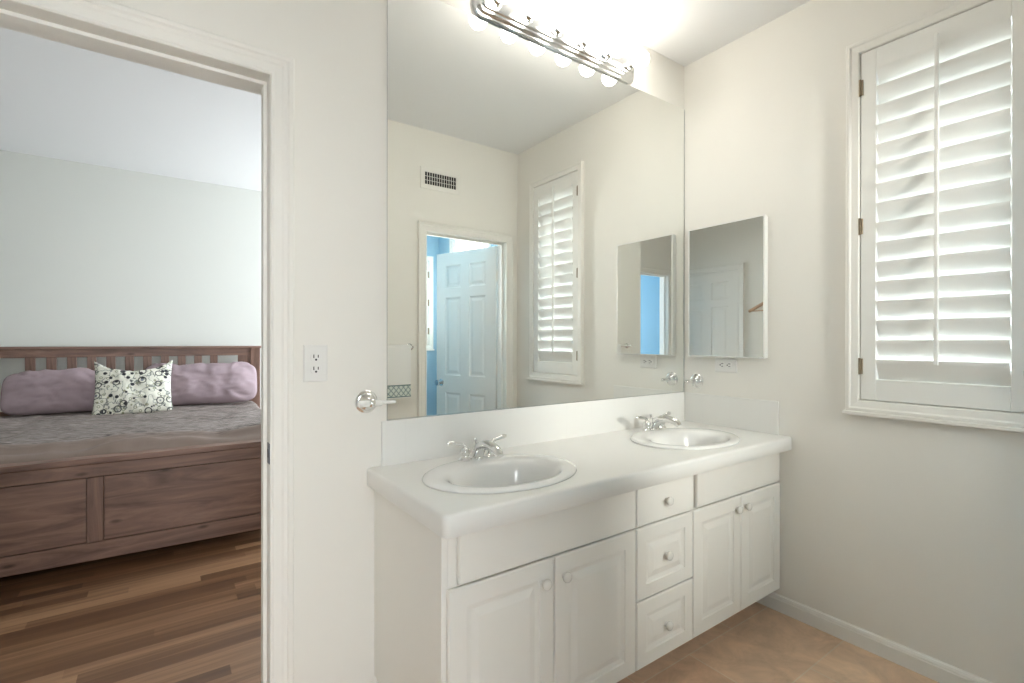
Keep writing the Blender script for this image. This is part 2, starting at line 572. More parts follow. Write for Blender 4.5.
o = wall_mesh('x', 0.0, 0.14, -5.0, 0.64, 0, H, [(DX0 - 0.012, DX1 + 0.012, -1, DZ + 0.012)])
o = o.build('wall_back', [MAT['wall'], MAT['bedwall']], matfn=lambda n, c: 1 if c.y > 0.139 else 0)
struct(o, 'cream painted wall carrying the big mirror and the bedroom doorway', 'wall')
o = wall_mesh('y', 0.0, 0.14, -1.65, 0.0, 0, H, [BW]).build('wall_right', MAT['wall'])
struct(o, 'cream painted wall with the shuttered window right of the vanity', 'wall')
o = wall_mesh('x', -1.71, -1.59, -1.48, 0.0, 0, H, [(WX0 - 0.012, WX1 + 0.012, -1, WZ + 0.012)])
o = o.build('wall_front', [MAT['wall'], MAT['blue']], matfn=lambda n, c: 1 if c.y < -1.705 else 0)
struct(o, 'cream painted wall with toilet room doorway, reflected in the mirror', 'wall')
o = wall_mesh('y', -1.60, -1.48, -3.0, -1.59, 0, H, []).build('wall_partition', [MAT['wall'], MAT['blue']], matfn=lambda n, c: 1 if (c.x > -1.485 or c.y < -2.16) else 0)
struct(o, 'return wall beside the toilet room', 'wall')
o = wall_mesh('y', -3.09, -2.95, -2.27, 0.0, 0, H, []).build('wall_left', MAT['wall'])
struct(o, 'cream painted left wall with a closed panel door', 'wall')
o = wall_mesh('x', -2.27, -2.15, -2.95, -1.60, 0, H, [(RX0 - 0.012, RX1 + 0.012, -1, RZ + 0.012)])
o = o.build('wall_rear', [MAT['wall'], MAT['deepblue']], matfn=lambda n, c: 1 if c.y < -2.265 else 0)
struct(o, 'cream painted wall with the doorway to the blue room', 'wall')
# toilet room
WA = (-2.70, -2.0, 1.02, 2.42); WBh = (-0.80, -0.09, 1.20, 2.13)
o = wall_mesh('y', 0.0, 0.14, -3.14, -1.65, 0, H, [WA]).build('wall_toilet_right', MAT['blue'])
struct(o, 'blue toilet room wall with a shuttered window', 'wall')
o = wall_mesh('x', -3.14, -3.0, -1.60, 0.0, 0, H, [WBh]).build('wall_toilet_end', MAT['blue'])
struct(o, 'blue toilet room end wall with a shuttered window', 'wall')
# rear blue room
o = wall_mesh('y', -3.42, -3.30, -4.35, -2.15, 0, H, []).build('wall_rear_left', MAT['deepblue'])
struct(o, 'blue wall of the room behind the rear doorway', 'wall')
o = wall_mesh('y', -1.60, -1.48, -4.35, -3.0, 0, H, []).build('wall_rear_right', MAT['deepblue'])
struct(o, 'blue side wall of the room behind the rear doorway', 'wall')
o = wall_mesh('x', -4.35, -4.23, -3.42, -1.48, 0, H, [(-3.1, -1.6 + 0.0, 0.7, 2.4)]).build('wall_rear_end', MAT['deepblue'])
struct(o, 'window wall of the blue room behind the rear doorway', 'wall')
o = MB().box(-3.42, -2.95, -2.27, -2.15, 0, H).build('wall_rear_corner', MAT['deepblue'])
struct(o, 'blue wall piece at the rear left corner', 'wall')
# bedroom
o = wall_mesh('x', 3.92, 4.06, -5.12, 0.64, 0, H, []).build('wall_bedroom_far', MAT['bedwall'])
struct(o, 'pale wall behind the bed headboard', 'wall')
o = wall_mesh('y', -5.12, -5.0, 0.0, 4.06, 0, H, []).build('wall_bedroom_left', MAT['bedwall'])
struct(o, 'bedroom left wall', 'wall')
o = wall_mesh('y', 0.5, 0.64, 0.14, 3.92, 0, H, [(2.0, 3.7, 0.85, 2.35)]).build('wall_bedroom_right', MAT['bedwall'])
struct(o, 'bedroom window wall', 'wall')
# floors and ceilings
o = MB().box(-3.42, 0.14, -4.35, 0.0, -0.08, 0.0).build('floor', MAT['tile'])
struct(o, 'tan stone tile bathroom floor', 'floor')
o = MB().box(-5.12, 0.64, 0.0, 4.06, -0.08, 0.0).build('floor_bedroom', MAT['planks'])
struct(o, 'brown laminate plank bedroom floor', 'floor')
o = MB().box(-3.42, 0.14, -4.35, 0.07, H, H + 0.1).build('ceiling', MAT['ceil'])
struct(o, 'flat white bathroom ceiling', 'ceiling')
o = MB().box(-5.12, 0.64, 0.07, 4.06, H, H + 0.1).build('ceiling_bedroom', MAT['ceil'])
struct(o, 'flat white bedroom ceiling', 'ceiling')


# ------------------------------------------------------------------ trim: casings, jambs, baseboards
CAS = [(0.0, 0.0), (0.0, 0.010), (0.004, 0.013), (0.012, 0.010), (0.032, 0.0125), (0.038, 0.0155), (0.048, 0.0155), (0.053, 0.021), (0.063, 0.023), (0.068, 0.020), (0.068, 0.0)]


def casing(axis, wallc, sgn, u0, u1, zt, prof=CAS):
    """three-sided mitred door casing on the wall face at coordinate wallc, standing out by sgn*depth"""
    mb = MB()

    def P(u, d, z): return (u, wallc + sgn * d, z) if axis == 'x' else (wallc + sgn * d, u, z)
    rings = []
    for d, t in prof:
        rings.append([P(u1 + d, t, 0.0), P(u1 + d, t, zt + d), P(u0 - d, t, zt + d), P(u0 - d, t, 0.0)])
    mb.loft(rings, close=False)
    mb.poly([P(u1 + d, t, 0) for d, t in prof]); mb.poly([P(u0 - d, t, 0) for d, t in prof])
    return mb


def jamb(axis, c0, c1, u0, u1, zt, stop0, stop1, th=0.012):
    mb = MB()

    def B(ua, ub, ca, cb, za, zb):
        if axis == 'x': mb.box(ua, ub, ca, cb, za, zb, 0.001, 1)
        else: mb.box(ca, cb, ua, ub, za, zb, 0.001, 1)
    B(u0 - th, u0, c0, c1, 0, zt); B(u1, u1 + th, c0, c1, 0, zt); B(u0 - th, u1 + th, c0, c1, zt, zt + th)
    s = 0.011
    B(u0, u0 + s, stop0, stop1, 0, zt - s); B(u1 - s, u1, stop0, stop1, 0, zt - s); B(u0, u1, stop0, stop1, zt - s, zt)
    return mb


o = casing('x', 0.0, -1, DX0, DX1, DZ).build('trim_1', MAT['trim']); struct(o, 'white moulded casing around the bedroom doorway', 'trim')
jb = jamb('x', -0.001, 0.141, DX0, DX1, DZ, 0.045, 0.085).build('door_jamb', MAT['trim'], parent=o)
sp = MB()
sp.box(DX1 - 0.0025, DX1 + 0.001, -0.006, 0.026, 0.886, 0.950, 0.001, 1)
sp.build('strike_plate', MAT['strike'], parent=jb, label='dark metal strike plate')
MB().box(DX1 - 0.0032, DX1 - 0.0012, 0.006, 0.018, 0.905, 0.931).build('latch_hole', MAT['dark'], parent=jb)
o = casing('x', 0.14, 1, DX0, DX1, DZ).build('trim_2', MAT['trim']); struct(o, 'white casing on the bedroom side of the doorway', 'trim')
o = casing('x', -1.59, 1, WX0, WX1, WZ).build('trim_3', MAT['trim']); struct(o, 'white casing around the toilet room doorway', 'trim')
jamb('x', -1.711, -1.589, WX0, WX1, WZ, -1.66, -1.63).build('door_jamb', MAT['trim'], parent=o)
o = casing('x', -2.15, 1, RX0, RX1, RZ).build('trim_4', MAT['trim']); struct(o, 'white casing around the rear doorway to the blue room', 'trim')
jamb('x', -2.271, -2.149, RX0, RX1, RZ, -2.22, -2.19).build('door_jamb', MAT['trim'], parent=o)
o = casing('y', -2.95, 1, -2.10, -1.34, 2.07).build('trim_5', MAT['trim']); struct(o, 'white casing around the closed panel door', 'trim')

BB = [(0.0, 0.0), (0.013, 0.0), (0.013, 0.054), (0.011, 0.058), (0.011, 0.063), (0.008, 0.072), (0.0, 0.076)]


def baseboard(name, label, axis, wallc, sgn, u0, u1):
    mb = MB()

    def P(u, d, z): return (u, wallc + sgn * d, z) if axis == 'x' else (wallc + sgn * d, u, z)
    mb.loft([[P(u0, d, z) for d, z in BB], [P(u1, d, z) for d, z in BB]], close=True, cap0=True, cap1=True)
    o = mb.build(name, MAT['trim']); struct(o, label, 'baseboard')
    return o


baseboard('baseboard_right', 'white baseboard along the window wall', 'y', 0.0, -1, -1.575, -0.402)
baseboard('baseboard_back', 'white baseboard between doorway and vanity', 'x', 0.0, -1, DX1 + 0.069, -1.766)
baseboard('baseboard_front', 'white baseboard on the toilet room wall', 'x', -1.59, 1, -1.6, WX0 - 0.069)
baseboard('baseboard_left', 'white baseboard on the left wall', 'y', -2.95, 1, -1.27, -0.015)
baseboard('baseboard_bedroom', 'white baseboard behind the bed', 'x', 3.92, -1, -5.0, 0.5)


# ------------------------------------------------------------------ panelled slabs (doors, drawer fronts)
def panel_slab(w, h, th, panels, rings, both=False, bev=0.002):
    """slab x 0..w, z 0..h, front face y = 0 looking to -y, back face y = th; panels = list of (x0, x1, z0, z1)
    rings = list of (inset, depth) going inward; the last one is filled"""
    mb = MB()
    xs = sorted({0, w, *[p[0] for p in panels], *[p[1] for p in panels]})
    zs = sorted({0, h, *[p[2] for p in panels], *[p[3] for p in panels]})

    def face(yf, s):
        for i in range(len(xs) - 1):
            for j in range(len(zs) - 1):
                x0, x1, z0, z1 = xs[i], xs[i + 1], zs[j], zs[j + 1]
                hit = [p for p in panels if abs(p[0] - x0) < 1e-6 and abs(p[1] - x1) < 1e-6 and abs(p[2] - z0) < 1e-6 and abs(p[3] - z1) < 1e-6]
                if not hit:
                    X0 = bev if x0 == 0 else x0; X1 = w - bev if x1 == w else x1
                    Z0 = bev if z0 == 0 else z0; Z1 = h - bev if z1 == h else z1
                    mb.poly([(X0, yf, Z0), (X1, yf, Z0), (X1, yf, Z1), (X0, yf, Z1)])
                else:
                    R = []
                    for ins, d in [(0, 0)] + rings:
                        R.append([(x0 + ins, yf + s * d, z0 + ins), (x1 - ins, yf + s * d, z0 + ins), (x1 - ins, yf + s * d, z1 - ins), (x0 + ins, yf + s * d, z1 - ins)])
                    mb.loft(R, close=True, cap1=True)
    face(0.0, 1)
    if both:
        face(th, -1)
        back = th - bev
    else:
        mb.poly([(bev, th, bev), (w - bev, th, bev), (w - bev, th, h - bev), (bev, th, h - bev)])

    def rect(y, b): return [(b, y, b), (w - b, y, b), (w - b, y, h - b), (b, y, h - b)]
    mb.loft([rect(0, bev), rect(bev, 0), rect(th - bev, 0), rect(th, bev)], close=True)
    return mb


SIXRINGS = [(0.004, 0.006), (0.014, 0.009), (0.020, 0.009), (0.042, 0.003)]


def six_panels(w, h):
    st, mid = 0.112, 0.10
    pw = (w - 2 * st - mid) / 2
    cols = [(st, st + pw), (st + pw + mid, w - st)]
    rows = [(0.21, 0.80), (0.955, h - 0.40), (h - 0.315, h - 0.115)]
    return [(c[0], c[1], r[0], r[1]) for c in cols for r in rows]


# toilet room door, swung open into the toilet room
w, h = 0.69, 2.045
d1 = panel_slab(w, h, 0.035, six_panels(w, h), SIXRINGS, both=True)
ang = math.atan2(-2.33 + 1.705, -0.325 + 0.124)     # leaf direction from the hinge
o = d1.build('door_1', MAT['trim']); struct(o, 'open white six panel door in the toilet room doorway', 'door')
o.location = (-0.128, -1.716, 0.01); o.rotation_euler = (0, 0, ang)
for side, yy, sg in (('f', 0.0, -1), ('b', 0.035, 1)):
    k = MB().lathe([(0.0, -0.001), (0.032, -0.001), (0.032, 0.004), (0.012, 0.009), (0.011, 0.03), (0.022, 0.036), (0.028, 0.048), (0.025, 0.06), (0.0, 0.066)], (w - 0.062, yy, 0.885), (0, sg, 0))
    k.build('door_knob', MAT['chrome'], parent=o, smooth=True, autosmooth=40, label='chrome door knob')
for zz in (0.22, 1.03, 1.80):
    MB().box(-0.008, 0.006, -0.004, 0.030, zz - 0.045, zz + 0.045, 0.002, 1).build('door_hinge', MAT['trim'], parent=o)
# closed door in the left wall
w, h = 0.754, 2.062
d2 = panel_slab(w, h, 0.035, six_panels(w, h), SIXRINGS)
o = d2.build('door_2', MAT['trim']); struct(o, 'closed white six panel door reflected in the cabinet mirror', 'door')
o.location = (-2.944, -2.097, 0.004); o.rotation_euler = (0, 0, radians(90))
k = MB().lathe([(0.0, -0.001), (0.032, -0.001), (0.032, 0.004), (0.012, 0.009), (0.011, 0.03), (0.022, 0.036), (0.028, 0.048), (0.025, 0.06), (0.0, 0.066)], (0.062, 0, 0.92), (0, -1, 0))
k.build('door_knob', MAT['chrome'], parent=o, smooth=True, autosmooth=40, label='chrome door knob')

# ------------------------------------------------------------------ windows with shutters
WPROF = [(0.0, 0.0), (0.0, 0.014), (0.004, 0.019), (0.028, 0.021), (0.034, 0.026), (0.044, 0.026), (0.048, 0.022), (0.048, 0.0)]


def window_unit(idx, w, h, nl, tilt, label, slabel, loc, rz, stile=0.062, rail_t=0.082, rail_b=0.088, overlap=0.012):
    """frame opening w x h; local: x along the wall, -y into the room, z up, origin at lower left inner corner of the frame, on the wall face"""
    mb = MB()
    R = []
    for d, t in WPROF:
        R.append([(-d, -t, -d), (w + d, -t, -d), (w + d, -t, h + d), (-d, -t, h + d)])
    mb.loft(R, close=True)
    # lining of the opening
    th = 0.03
    mb.box(-th, 0, -0.001, 0.13, -th, h + th); mb.box(w, w + th, -0.001, 0.13, -th, h + th)
    mb.box(0, w, -0.001, 0.13, -th, 0); mb.box(0, w, -0.001, 0.13, h, h + th)
    win = mb.build('window_%d' % idx, MAT['trim'], merge=False)
    win.location = loc; win.rotation_euler = (0, 0, rz)
    struct(win, label, 'window')
    s = MB().box(-0.056, w + 0.056, -0.033, 0.0, -0.062, -0.046, 0.004, 2)
    s.build('window_sill', MAT['trim'], parent=win)
    f = MB()
    f.box(0.001, 0.045, 0.085, 0.115, 0.001, h - 0.001); f.box(w - 0.045, w - 0.001, 0.085, 0.115, 0.001, h - 0.001)
    f.box(0.045, w - 0.045, 0.085, 0.115, 0.001, 0.045); f.box(0.045, w - 0.045, 0.085, 0.115, h - 0.045, h - 0.001)
    f.box(0.045, w - 0.045, 0.08, 0.112, h * 0.5 - 0.02, h * 0.5 + 0.02)
    f.build('window_sash', MAT['plastic'], parent=win)
    MB().box(0.045, w - 0.045, 0.099, 0.103, 0.045, h - 0.045).build('window_pane', MAT['glass'], parent=win)
    # shutter panel
    sh = thing('window_shutter', slabel, 'shutter', loc, rz)
    g = 0.003
    fm = MB()
    y0, y1 = -0.012, 0.016
    fm.box(g, stile, y0, y1, g, h - g, 0.002, 1); fm.box(w - stile, w - g, y0, y1, g, h - g, 0.002, 1)
    fm.box(stile, w - stile, y0, y1, g, rail_b, 0.002, 1); fm.box(stile, w - stile, y0, y1, h - rail_t, h - g, 0.002, 1)
    fm.build('shutter_frame', MAT['shutter'], parent=sh)
    z0, z1 = rail_b, h - rail_t
    pitch = (z1 - z0) / nl
    ch = pitch + overlap
    lv = None
    for k in range(nl):
        zc = z0 + pitch * (k + 0.5)
        if lv is None:
            m2 = MB(); n = 14
            prof = []
            for q in range(n):
                a = 2 * pi * q / n
                u_ = cos(a) * ch / 2; t_ = sin(a) * 0.0055
                # tilt from the vertical: upper edge leans into the room
                prof.append((-(u_ * sin(tilt)) + t_ * cos(tilt), u_ * cos(tilt) + t_ * sin(tilt)))
            m2.loft([[(stile + 0.002, y, z) for y, z in prof], [(w - stile - 0.002, y, z) for y, z in prof]], close=True, cap0=True, cap1=True)
            lv = m2.build('louver', MAT['shutter'], parent=sh, smooth=True, autosmooth=50)
            c = lv
        else:
            c = lv.copy(); COL.objects.link(c)
        c.location = (0, 0.002, zc)
    yr = -(ch / 2) * sin(tilt) - 0.006
    MB().box(w / 2 - 0.0065, w / 2 + 0.0065, yr - 0.012, yr - 0.001, rail_b + 0.065, h - rail_t + 0.03, 0.003, 2).build('tilt_rod', MAT['shutter'], parent=sh)
    for zz in (0.14, h / 2, h - 0.145):
        hb = MB().box(-0.004, 0.012, -0.016, -0.0115, zz - 0.032, zz + 0.032, 0.001, 1)
        hb.tube([(0.001, -0.0165, zz - 0.034), (0.001, -0.0165, zz + 0.034)], 0.0045, 8)
        hb.build('hinge', MAT['hinge'], parent=sh, label='aged brass hinge')
    return win, sh


window_unit(1, 0.504, 1.436, 16, radians(24), 'white framed window above the vanity\'s right end',
            'white plantation shutter on the window right of the vanity', (0.0, -0.853, 1.027), radians(-90), stile=0.057)
window_unit(2, 0.64, 1.34, 12, radians(50), 'white framed window on the toilet room side wall',
            'white shutter seen over the open door in the mirror', (0.0, -2.03, 1.05), radians(-90), overlap=0.004)
window_unit(3, 0.65, 0.87, 8, radians(76), 'white framed window on the toilet room end wall',
            'white shutter at the left of the open door in the mirror', (-0.12, -3.0, 1.23), radians(180), overlap=0.004)

# ------------------------------------------------------------------ big mirror
mb = MB().box(-1.721, -0.004, -0.003, -0.0005, 0.9875, 2.5585)
mr = thing('wall_mirror', 'huge frameless mirror above the double vanity', 'mirror', (-0.86, -0.002, 0.988))
mb.build('mirror_glass', [MAT['mirror'], MAT['mirror_edge']], parent=mr, off=mr.location, matfn=lambda n, c: 0 if n.y < -0.9 else 1)
mb = MB().box(-1.7212, -0.0038, -0.0075, -0.0005, 0.9868, 0.9905)
mb.box(-1.7225, -1.7205, -0.0045, -0.0005, 0.9868, 2.5585)
mb.box(-0.0045, -0.0025, -0.0045, -0.0005, 0.9868, 2.5585)
mb.build('edge_channel', MAT['barchrome'], parent=mr, off=mr.location, label='thin metal edge channel')

# ------------------------------------------------------------------ vanity cabinet
VL = -1.767
van = thing('vanity_cabinet', 'long white double vanity cabinet with raised panel doors and drawers', 'cabinet', (-0.88, -0.26, 0))
off = van.location
b = MB()
b.box(VL, VL + 0.018, -0.510, -0.001, 0.10, 0.7665, 0.0015, 1)
b.box(-0.021, -0.003, -0.510, -0.001, 0.10, 0.7665, 0.0015, 1)
b.box(VL + 0.018, -0.021, -0.510, -0.001, 0.10, 0.118)
b.box(VL + 0.018, -0.021, -0.012, -0.001, 0.118, 0.60)
b.box(VL + 0.018, -0.021, -0.510, -0.491, 0.118, 0.7665)
b.box(-1.02, -1.002, -0.491, -0.012, 0.118, 0.64); b.box(-0.694, -0.676, -0.491, -0.012, 0.118, 0.64)
b.build('cabinet_body', MAT['cab'], parent=van, off=off)
MB().box(VL + 0.01, -0.003, -0.40, -0.001, 0.0, 0.10).build('toe_kick', MAT['cab'], parent=van, off=off)
KN = [(0.0, 0.0), (0.009, 0.0), (0.0075, 0.007), (0.010, 0.010), (0.0150, 0.0135), (0.0165, 0.018), (0.0150, 0.0225), (0.010, 0.0255), (0.0, 0.027)]
DR = [(0.003, 0.004), (0.012, 0.006), (0.017, 0.0065), (0.040, 0.001)]


def front(name, x0, x1, z0, z1, knob=None, panel=True, frame=0.055):
    w, h = x1 - x0, z1 - z0
    if panel:
        ps = panel_slab(w, h, 0.0185, [(frame, w - frame, frame, h - frame)], DR, bev=0.0035)
    else:
        ps = panel_slab(w, h, 0.0185, [], DR, bev=0.0035)
    for v in ps.bm.verts: v.co += Vector((x0, -0.5287, z0))
    o = ps.build(name, MAT['cab'], parent=van, off=off)
    if knob:
        MB().lathe(KN, (knob[0], -0.5287 + (0.001 if panel else -0.0), knob[1]), (0, -1, 0), 20).build('knob', MAT['knob'], parent=o, off=off, smooth=True, autosmooth=50)
    return o


front('door', -1.7545, -1.3905, 0.107, 0.6065, (-1.432, 0.54))
front('door', -1.3875, -1.0155, 0.107, 0.6065, (-1.352, 0.54))
front('door', -0.6815, -0.3425, 0.107, 0.6065, (-0.378, 0.555))
front('door', -0.3395, -0.0045, 0.107, 0.6065, (-0.306, 0.555))
front('drawer', -1.0105, -0.6850, 0.613, 0.7625, (-0.85, 0.682), panel=False)
front('drawer', -1.0105, -0.6850, 0.350, 0.6065, (-0.85, 0.480), frame=0.05)
front('drawer', -1.0105, -0.6850, 0.107, 0.344, (-0.85, 0.222), frame=0.05)
front('false_front', -1.722, -1.0155, 0.613, 0.7625, panel=False)
front('false_front', -0.655, -0.008, 0.613, 0.7625, panel=False)

# ------------------------------------------------------------------ countertop with splashes
CT = 0.828; CL = -1.793; CF = -0.578; R = 0.022
ct = thing('vanity_countertop', 'white tiled countertop with backsplash on the vanity', 'countertop', (-0.88, -0.28, 0.77))
off = ct.location
S1, S2, SY = (-1.442, -0.32), (-0.443, -0.32), -0.32
mb = MB()
EP = [(0.021, CT), (0.012, CT), (0.006, CT - 0.0012), (0.002, CT - 0.0045), (0.0, CT - 0.010), (0.0, CT - 0.058), (0.002, CT - 0.060), (0.021, CT - 0.060)]
rings = []
for d, z in EP:
    pts = [(CL + d, 0.0, z), (CL + d, CF + R, z)]
    for k in range(1, 6):
        a = pi + (pi / 2) * k / 6
        pts.append((CL + R + (R - d) * cos(a), CF + R + (R - d) * sin(a), z))
    pts += [(CL + R, CF + d, z), (-0.001, CF + d, z)]
    rings.append(pts)
mb.loft(rings, close=False)
# left-over corner and field pieces
X0, X1, Y0, Y1 = CL + 0.021, -0.001, CF + 0.021, -0.0005


def field(x0, x1, y0, y1): mb.poly([(x0, y0, CT), (x1, y0, CT), (x1, y1, CT), (x0, y1, CT)])


cuts = [X0]
for sx, sy in (S1, S2):
    hx0, hx1, hy0, hy1 = sx - 0.30, sx + 0.30, sy - 0.225, sy + 0.225
    hx0 = max(hx0, X0)
    field(cuts[-1], hx0, Y0, Y1) if hx0 > cuts[-1] + 1e-6 else None
    field(hx0, hx1, Y0, hy0); field(hx0, hx1, hy1, Y1)
    outer, inner = [], []
    for k in range(64):
        a = 2 * pi * k / 64
        c, s = cos(a), sin(a)
        tx = ((hx1 - sx) / c if c > 0 else (hx0 - sx) / c) if abs(c) > 1e-9 else 1e9
        ty = ((hy1 - sy) / s if s > 0 else (hy0 - sy) / s) if abs(s) > 1e-9 else 1e9
        t = min(tx, ty)
        outer.append((sx + c * t, sy + s * t, CT)); inner.append((sx + 0.262 * c, sy + 0.196 * s, CT))
    mb.loft([outer, inner], close=True)
    # corner fill triangles of the square
    for cx_, cy_ in ((hx0, hy0), (hx1, hy0), (hx1, hy1), (hx0, hy1)):
        near = sorted(outer, key=lambda p: (p[0] - cx_) ** 2 + (p[1] - cy_) ** 2)
        ex = [p for p in outer if abs(p[0] - cx_) < 1e-6]; ey = [p for p in outer if abs(p[1] - cy_) < 1e-6]
        pa = min(ex, key=lambda p: abs(p[1] - cy_)); pb = min(ey, key=lambda p: abs(p[0] - cx_))
        if (Vector(pa) - Vector(pb)).length > 1e-5 and abs(pa[1] - cy_) > 1e-6 and abs(pb[0] - cx_) > 1e-6:
            mb.poly([pa, (cx_, cy_, CT), pb])
    cuts.append(hx1)
field(cuts[-1], X1, Y0, Y1)
mb.poly([(CL + 0.021, -0.0005, CT - 0.06), (CL + 0.06, -0.0005, CT - 0.06), (CL + 0.06, CF + 0.07, CT - 0.06), (CL + 0.021, CF + 0.021, CT - 0.06)])
mb.poly([(X1, CF + 0.021, CT - 0.06), (X1, CF + 0.07, CT - 0.06), (CL + 0.06, CF + 0.07, CT - 0.06), (CL + 0.021, CF + 0.021, CT - 0.06)])
cto = mb.build('counter_slab', MAT['counter'], parent=ct, off=off)
for p_ in cto.data.polygons:
    p_.use_smooth = abs(p_.normal.z) < 0.97
MB().box(-1.743, -0.0005, -0.011, -0.0002, CT - 0.002, 0.9866, 0.003, 2).build('backsplash', MAT['counter'], parent=ct, off=off)
MB().box(-0.011, -0.0002, -0.521, -0.0115, CT - 0.002, 0.9866, 0.003, 2).build('side_splash', MAT['counter'], parent=ct, off=off)

# ------------------------------------------------------------------ sinks
def make_sink(loc, label):
    t = thing('oval_sink', label, 'sink', loc)
    rings = []
    prof = [(0.0, 0.258, 0.192, -0.03), (0.0, 0.262, 0.196, 0.0005), (0.0, 0.2745, 0.2085, 0.0005), (0.0, 0.276, 0.210, 0.003), (0.0, 0.2745, 0.2085, 0.007), (0.0, 0.268, 0.202, 0.0105), (0.0, 0.258, 0.192, 0.012),
            (-0.008, 0.240, 0.175, 0.0118), (-0.016, 0.222, 0.159, 0.0105), (-0.021, 0.210, 0.149, 0.007), (-0.024, 0.201, 0.142, 0.0005), (-0.025, 0.193, 0.136, -0.012), (-0.025, 0.186, 0.130, -0.032),
            (-0.024, 0.176, 0.122, -0.062), (-0.022, 0.158, 0.108, -0.095), (-0.019, 0.128, 0.087, -0.124), (-0.015, 0.080, 0.055, -0.145), (-0.013, 0.045, 0.034, -0.152), (-0.012, 0.022, 0.022, -0.154)]
    for dy, a, b_, z in prof:
        rings.append([(a * cos(2 * pi * k / 72), dy + b_ * sin(2 * pi * k / 72), z) for k in range(72)])
    mb = MB().loft(rings, close=True, cap1=True)
    mb.build('basin', MAT['china'], parent=t, smooth=True)
    MB().lathe([(0.0, 0.0), (0.021, 0.0), (0.021, 0.002), (0.017, 0.004), (0.015, 0.003), (0.013, 0.006), (0.0, 0.008)], (0, -0.012, -0.1545), (0, 0, 1)).build('drain', MAT['chrome'], parent=t, smooth=True, autosmooth=40, label='chrome drain stopper')
    return t


sk = make_sink((S1[0], S1[1], CT), 'oval white drop-in sink nearest the bedroom doorway')
dup(sk, (S2[0], S2[1], CT), 'oval white drop-in sink nearest the window wall')


# ------------------------------------------------------------------ faucets
def make_faucet(loc, label):
    t = thing('two_handle_faucet', label, 'faucet', loc)
    b = MB()
    b.lathe([(0.0, 0.0), (0.021, 0.0), (0.0215, 0.004), (0.017, 0.009), (0.015, 0.02), (0.021, 0.030), (0.019, 0.042), (0.012, 0.050), (0.0, 0.052)], (0, 0, 0))
    pts = [(0, 0.004, 0.008), (0, -0.004, 0.026), (0, -0.020, 0.043), (0, -0.042, 0.053), (0, -0.066, 0.056), (0, -0.092, 0.054), (0, -0.112, 0.049), (0, -0.125, 0.041), (0, -0.130, 0.034)]
    rad = [0.0205, 0.0200, 0.0185, 0.0170, 0.0160, 0.0152, 0.0146, 0.0140, 0.0132]
    b.tube(pts, rad, 14)
    b.build('spout', MAT['chrome'], parent=t, smooth=True, autosmooth=45)
    for s in (-1, 1):
        hb = MB().lathe([(0.0, 0.0), (0.022, 0.0), (0.0225, 0.004), (0.018, 0.009), (0.0135, 0.014), (0.0135, 0.02), (0.0180, 0.027), (0.0170, 0.036), (0.009, 0.044), (0.0, 0.046)], (s * 0.051, 0, 0))
        hd = hb.build('handle', MAT['chrome'], parent=t, smooth=True, autosmooth=45)
        lv = MB().tube([(s * 0.051, 0, 0.038), (s * 0.054, 0, 0.050), (s * 0.064, 0.001, 0.056), (s * 0.085, 0.002, 0.059), (s * 0.108, 0.003, 0.063), (s * 0.117, 0.003, 0.064)],
                       [0.0075, 0.0065, 0.0055, 0.0068, 0.0085, 0.0045], 12)
        lv.build('lever', MAT['chrome'], parent=hd, smooth=True, autosmooth=45)
    MB().tube([(0, 0.020, 0.0), (0, 0.020, 0.055)], 0.0028, 8).lathe([(0.0, 0.0), (0.004, 0.001), (0.0062, 0.006), (0.005, 0.011), (0.0, 0.013)], (0, 0.020, 0.054), (0, 0, 1), 12).build('lift_rod', MAT['chrome'], parent=t, smooth=True, autosmooth=45)
    return t


fc = make_faucet((-1.428, -0.142, CT + 0.0115), 'chrome two-lever faucet on the sink nearest the doorway')
fc.scale = (1.08, 1.08, 1.08)
dup(fc, (-0.415, -0.128, CT + 0.0115), 'chrome two-lever faucet on the sink nearest the window wall')

# ------------------------------------------------------------------ vanity light bar
LZ = 2.630
vl = thing('vanity_light_bar', 'chrome light bar with six round bulbs above the mirror', 'light', (-0.905, 0, LZ))


def octo(xa, xb, za, zb, c, y, seg=3):
    pts = []
    for cx_, cz_, a0 in ((xb - c, zb - c, 0), (xa + c, zb - c, 90), (xa + c, za + c, 180), (xb - c, za + c, 270)):
        for k in range(seg + 1):
            a = radians(a0 + 90 * k / seg)
            pts.append((cx_ + c * cos(a), y, cz_ + c * sin(a)))
    return pts


xa, xb, za, zb = -1.372, -0.432, 2.5605, 2.698
lay = []
for ins, y in ((0, -0.001), (0, -0.012), (0.004, -0.016), (0.010, -0.017), (0.014, -0.022), (0.018, -0.028), (0.026, -0.030), (0.030, -0.036), (0.034, -0.038)):
    lay.append(octo(xa + ins, xb - ins, za + ins, zb - ins, 0.034 - ins * 0.5, y))
MB().loft(lay, close=True, cap0=True, cap1=True).build('back_plate', MAT['barchrome'], parent=vl, off=vl.location, smooth=True, autosmooth=25)
for k in range(6):
    bx = -1.282 + 0.1585 * k
    so = MB().lathe([(0.0, -0.0), (0.026, 0.0), (0.026, 0.003), (0.020, 0.006), (0.0185, 0.014), (0.0205, 0.017), (0.0185, 0.020), (0.020, 0.027), (0.016, 0.0275), (0.0, 0.0275)], (bx, -0.037, LZ), (0, -1, 0), 20)
    so = so.build('socket', MAT['chrome'], parent=vl, off=vl.location, smooth=True, autosmooth=30)
    prof = [(0.013, 0.0), (0.0135, 0.006)]
    for q in range(1, 13):
        a = pi * (0.885 - 0.885 * q / 12)
        prof.append((max(0.0395 * sin(a), 0.0), 0.041 - 0.0395 * cos(a)))
    MB().lathe(prof, (bx, -0.064, LZ), (0, -1, 0), 24).build('bulb', MAT['bulb'], parent=so, off=vl.location, smooth=True, label='glowing round white bulb')

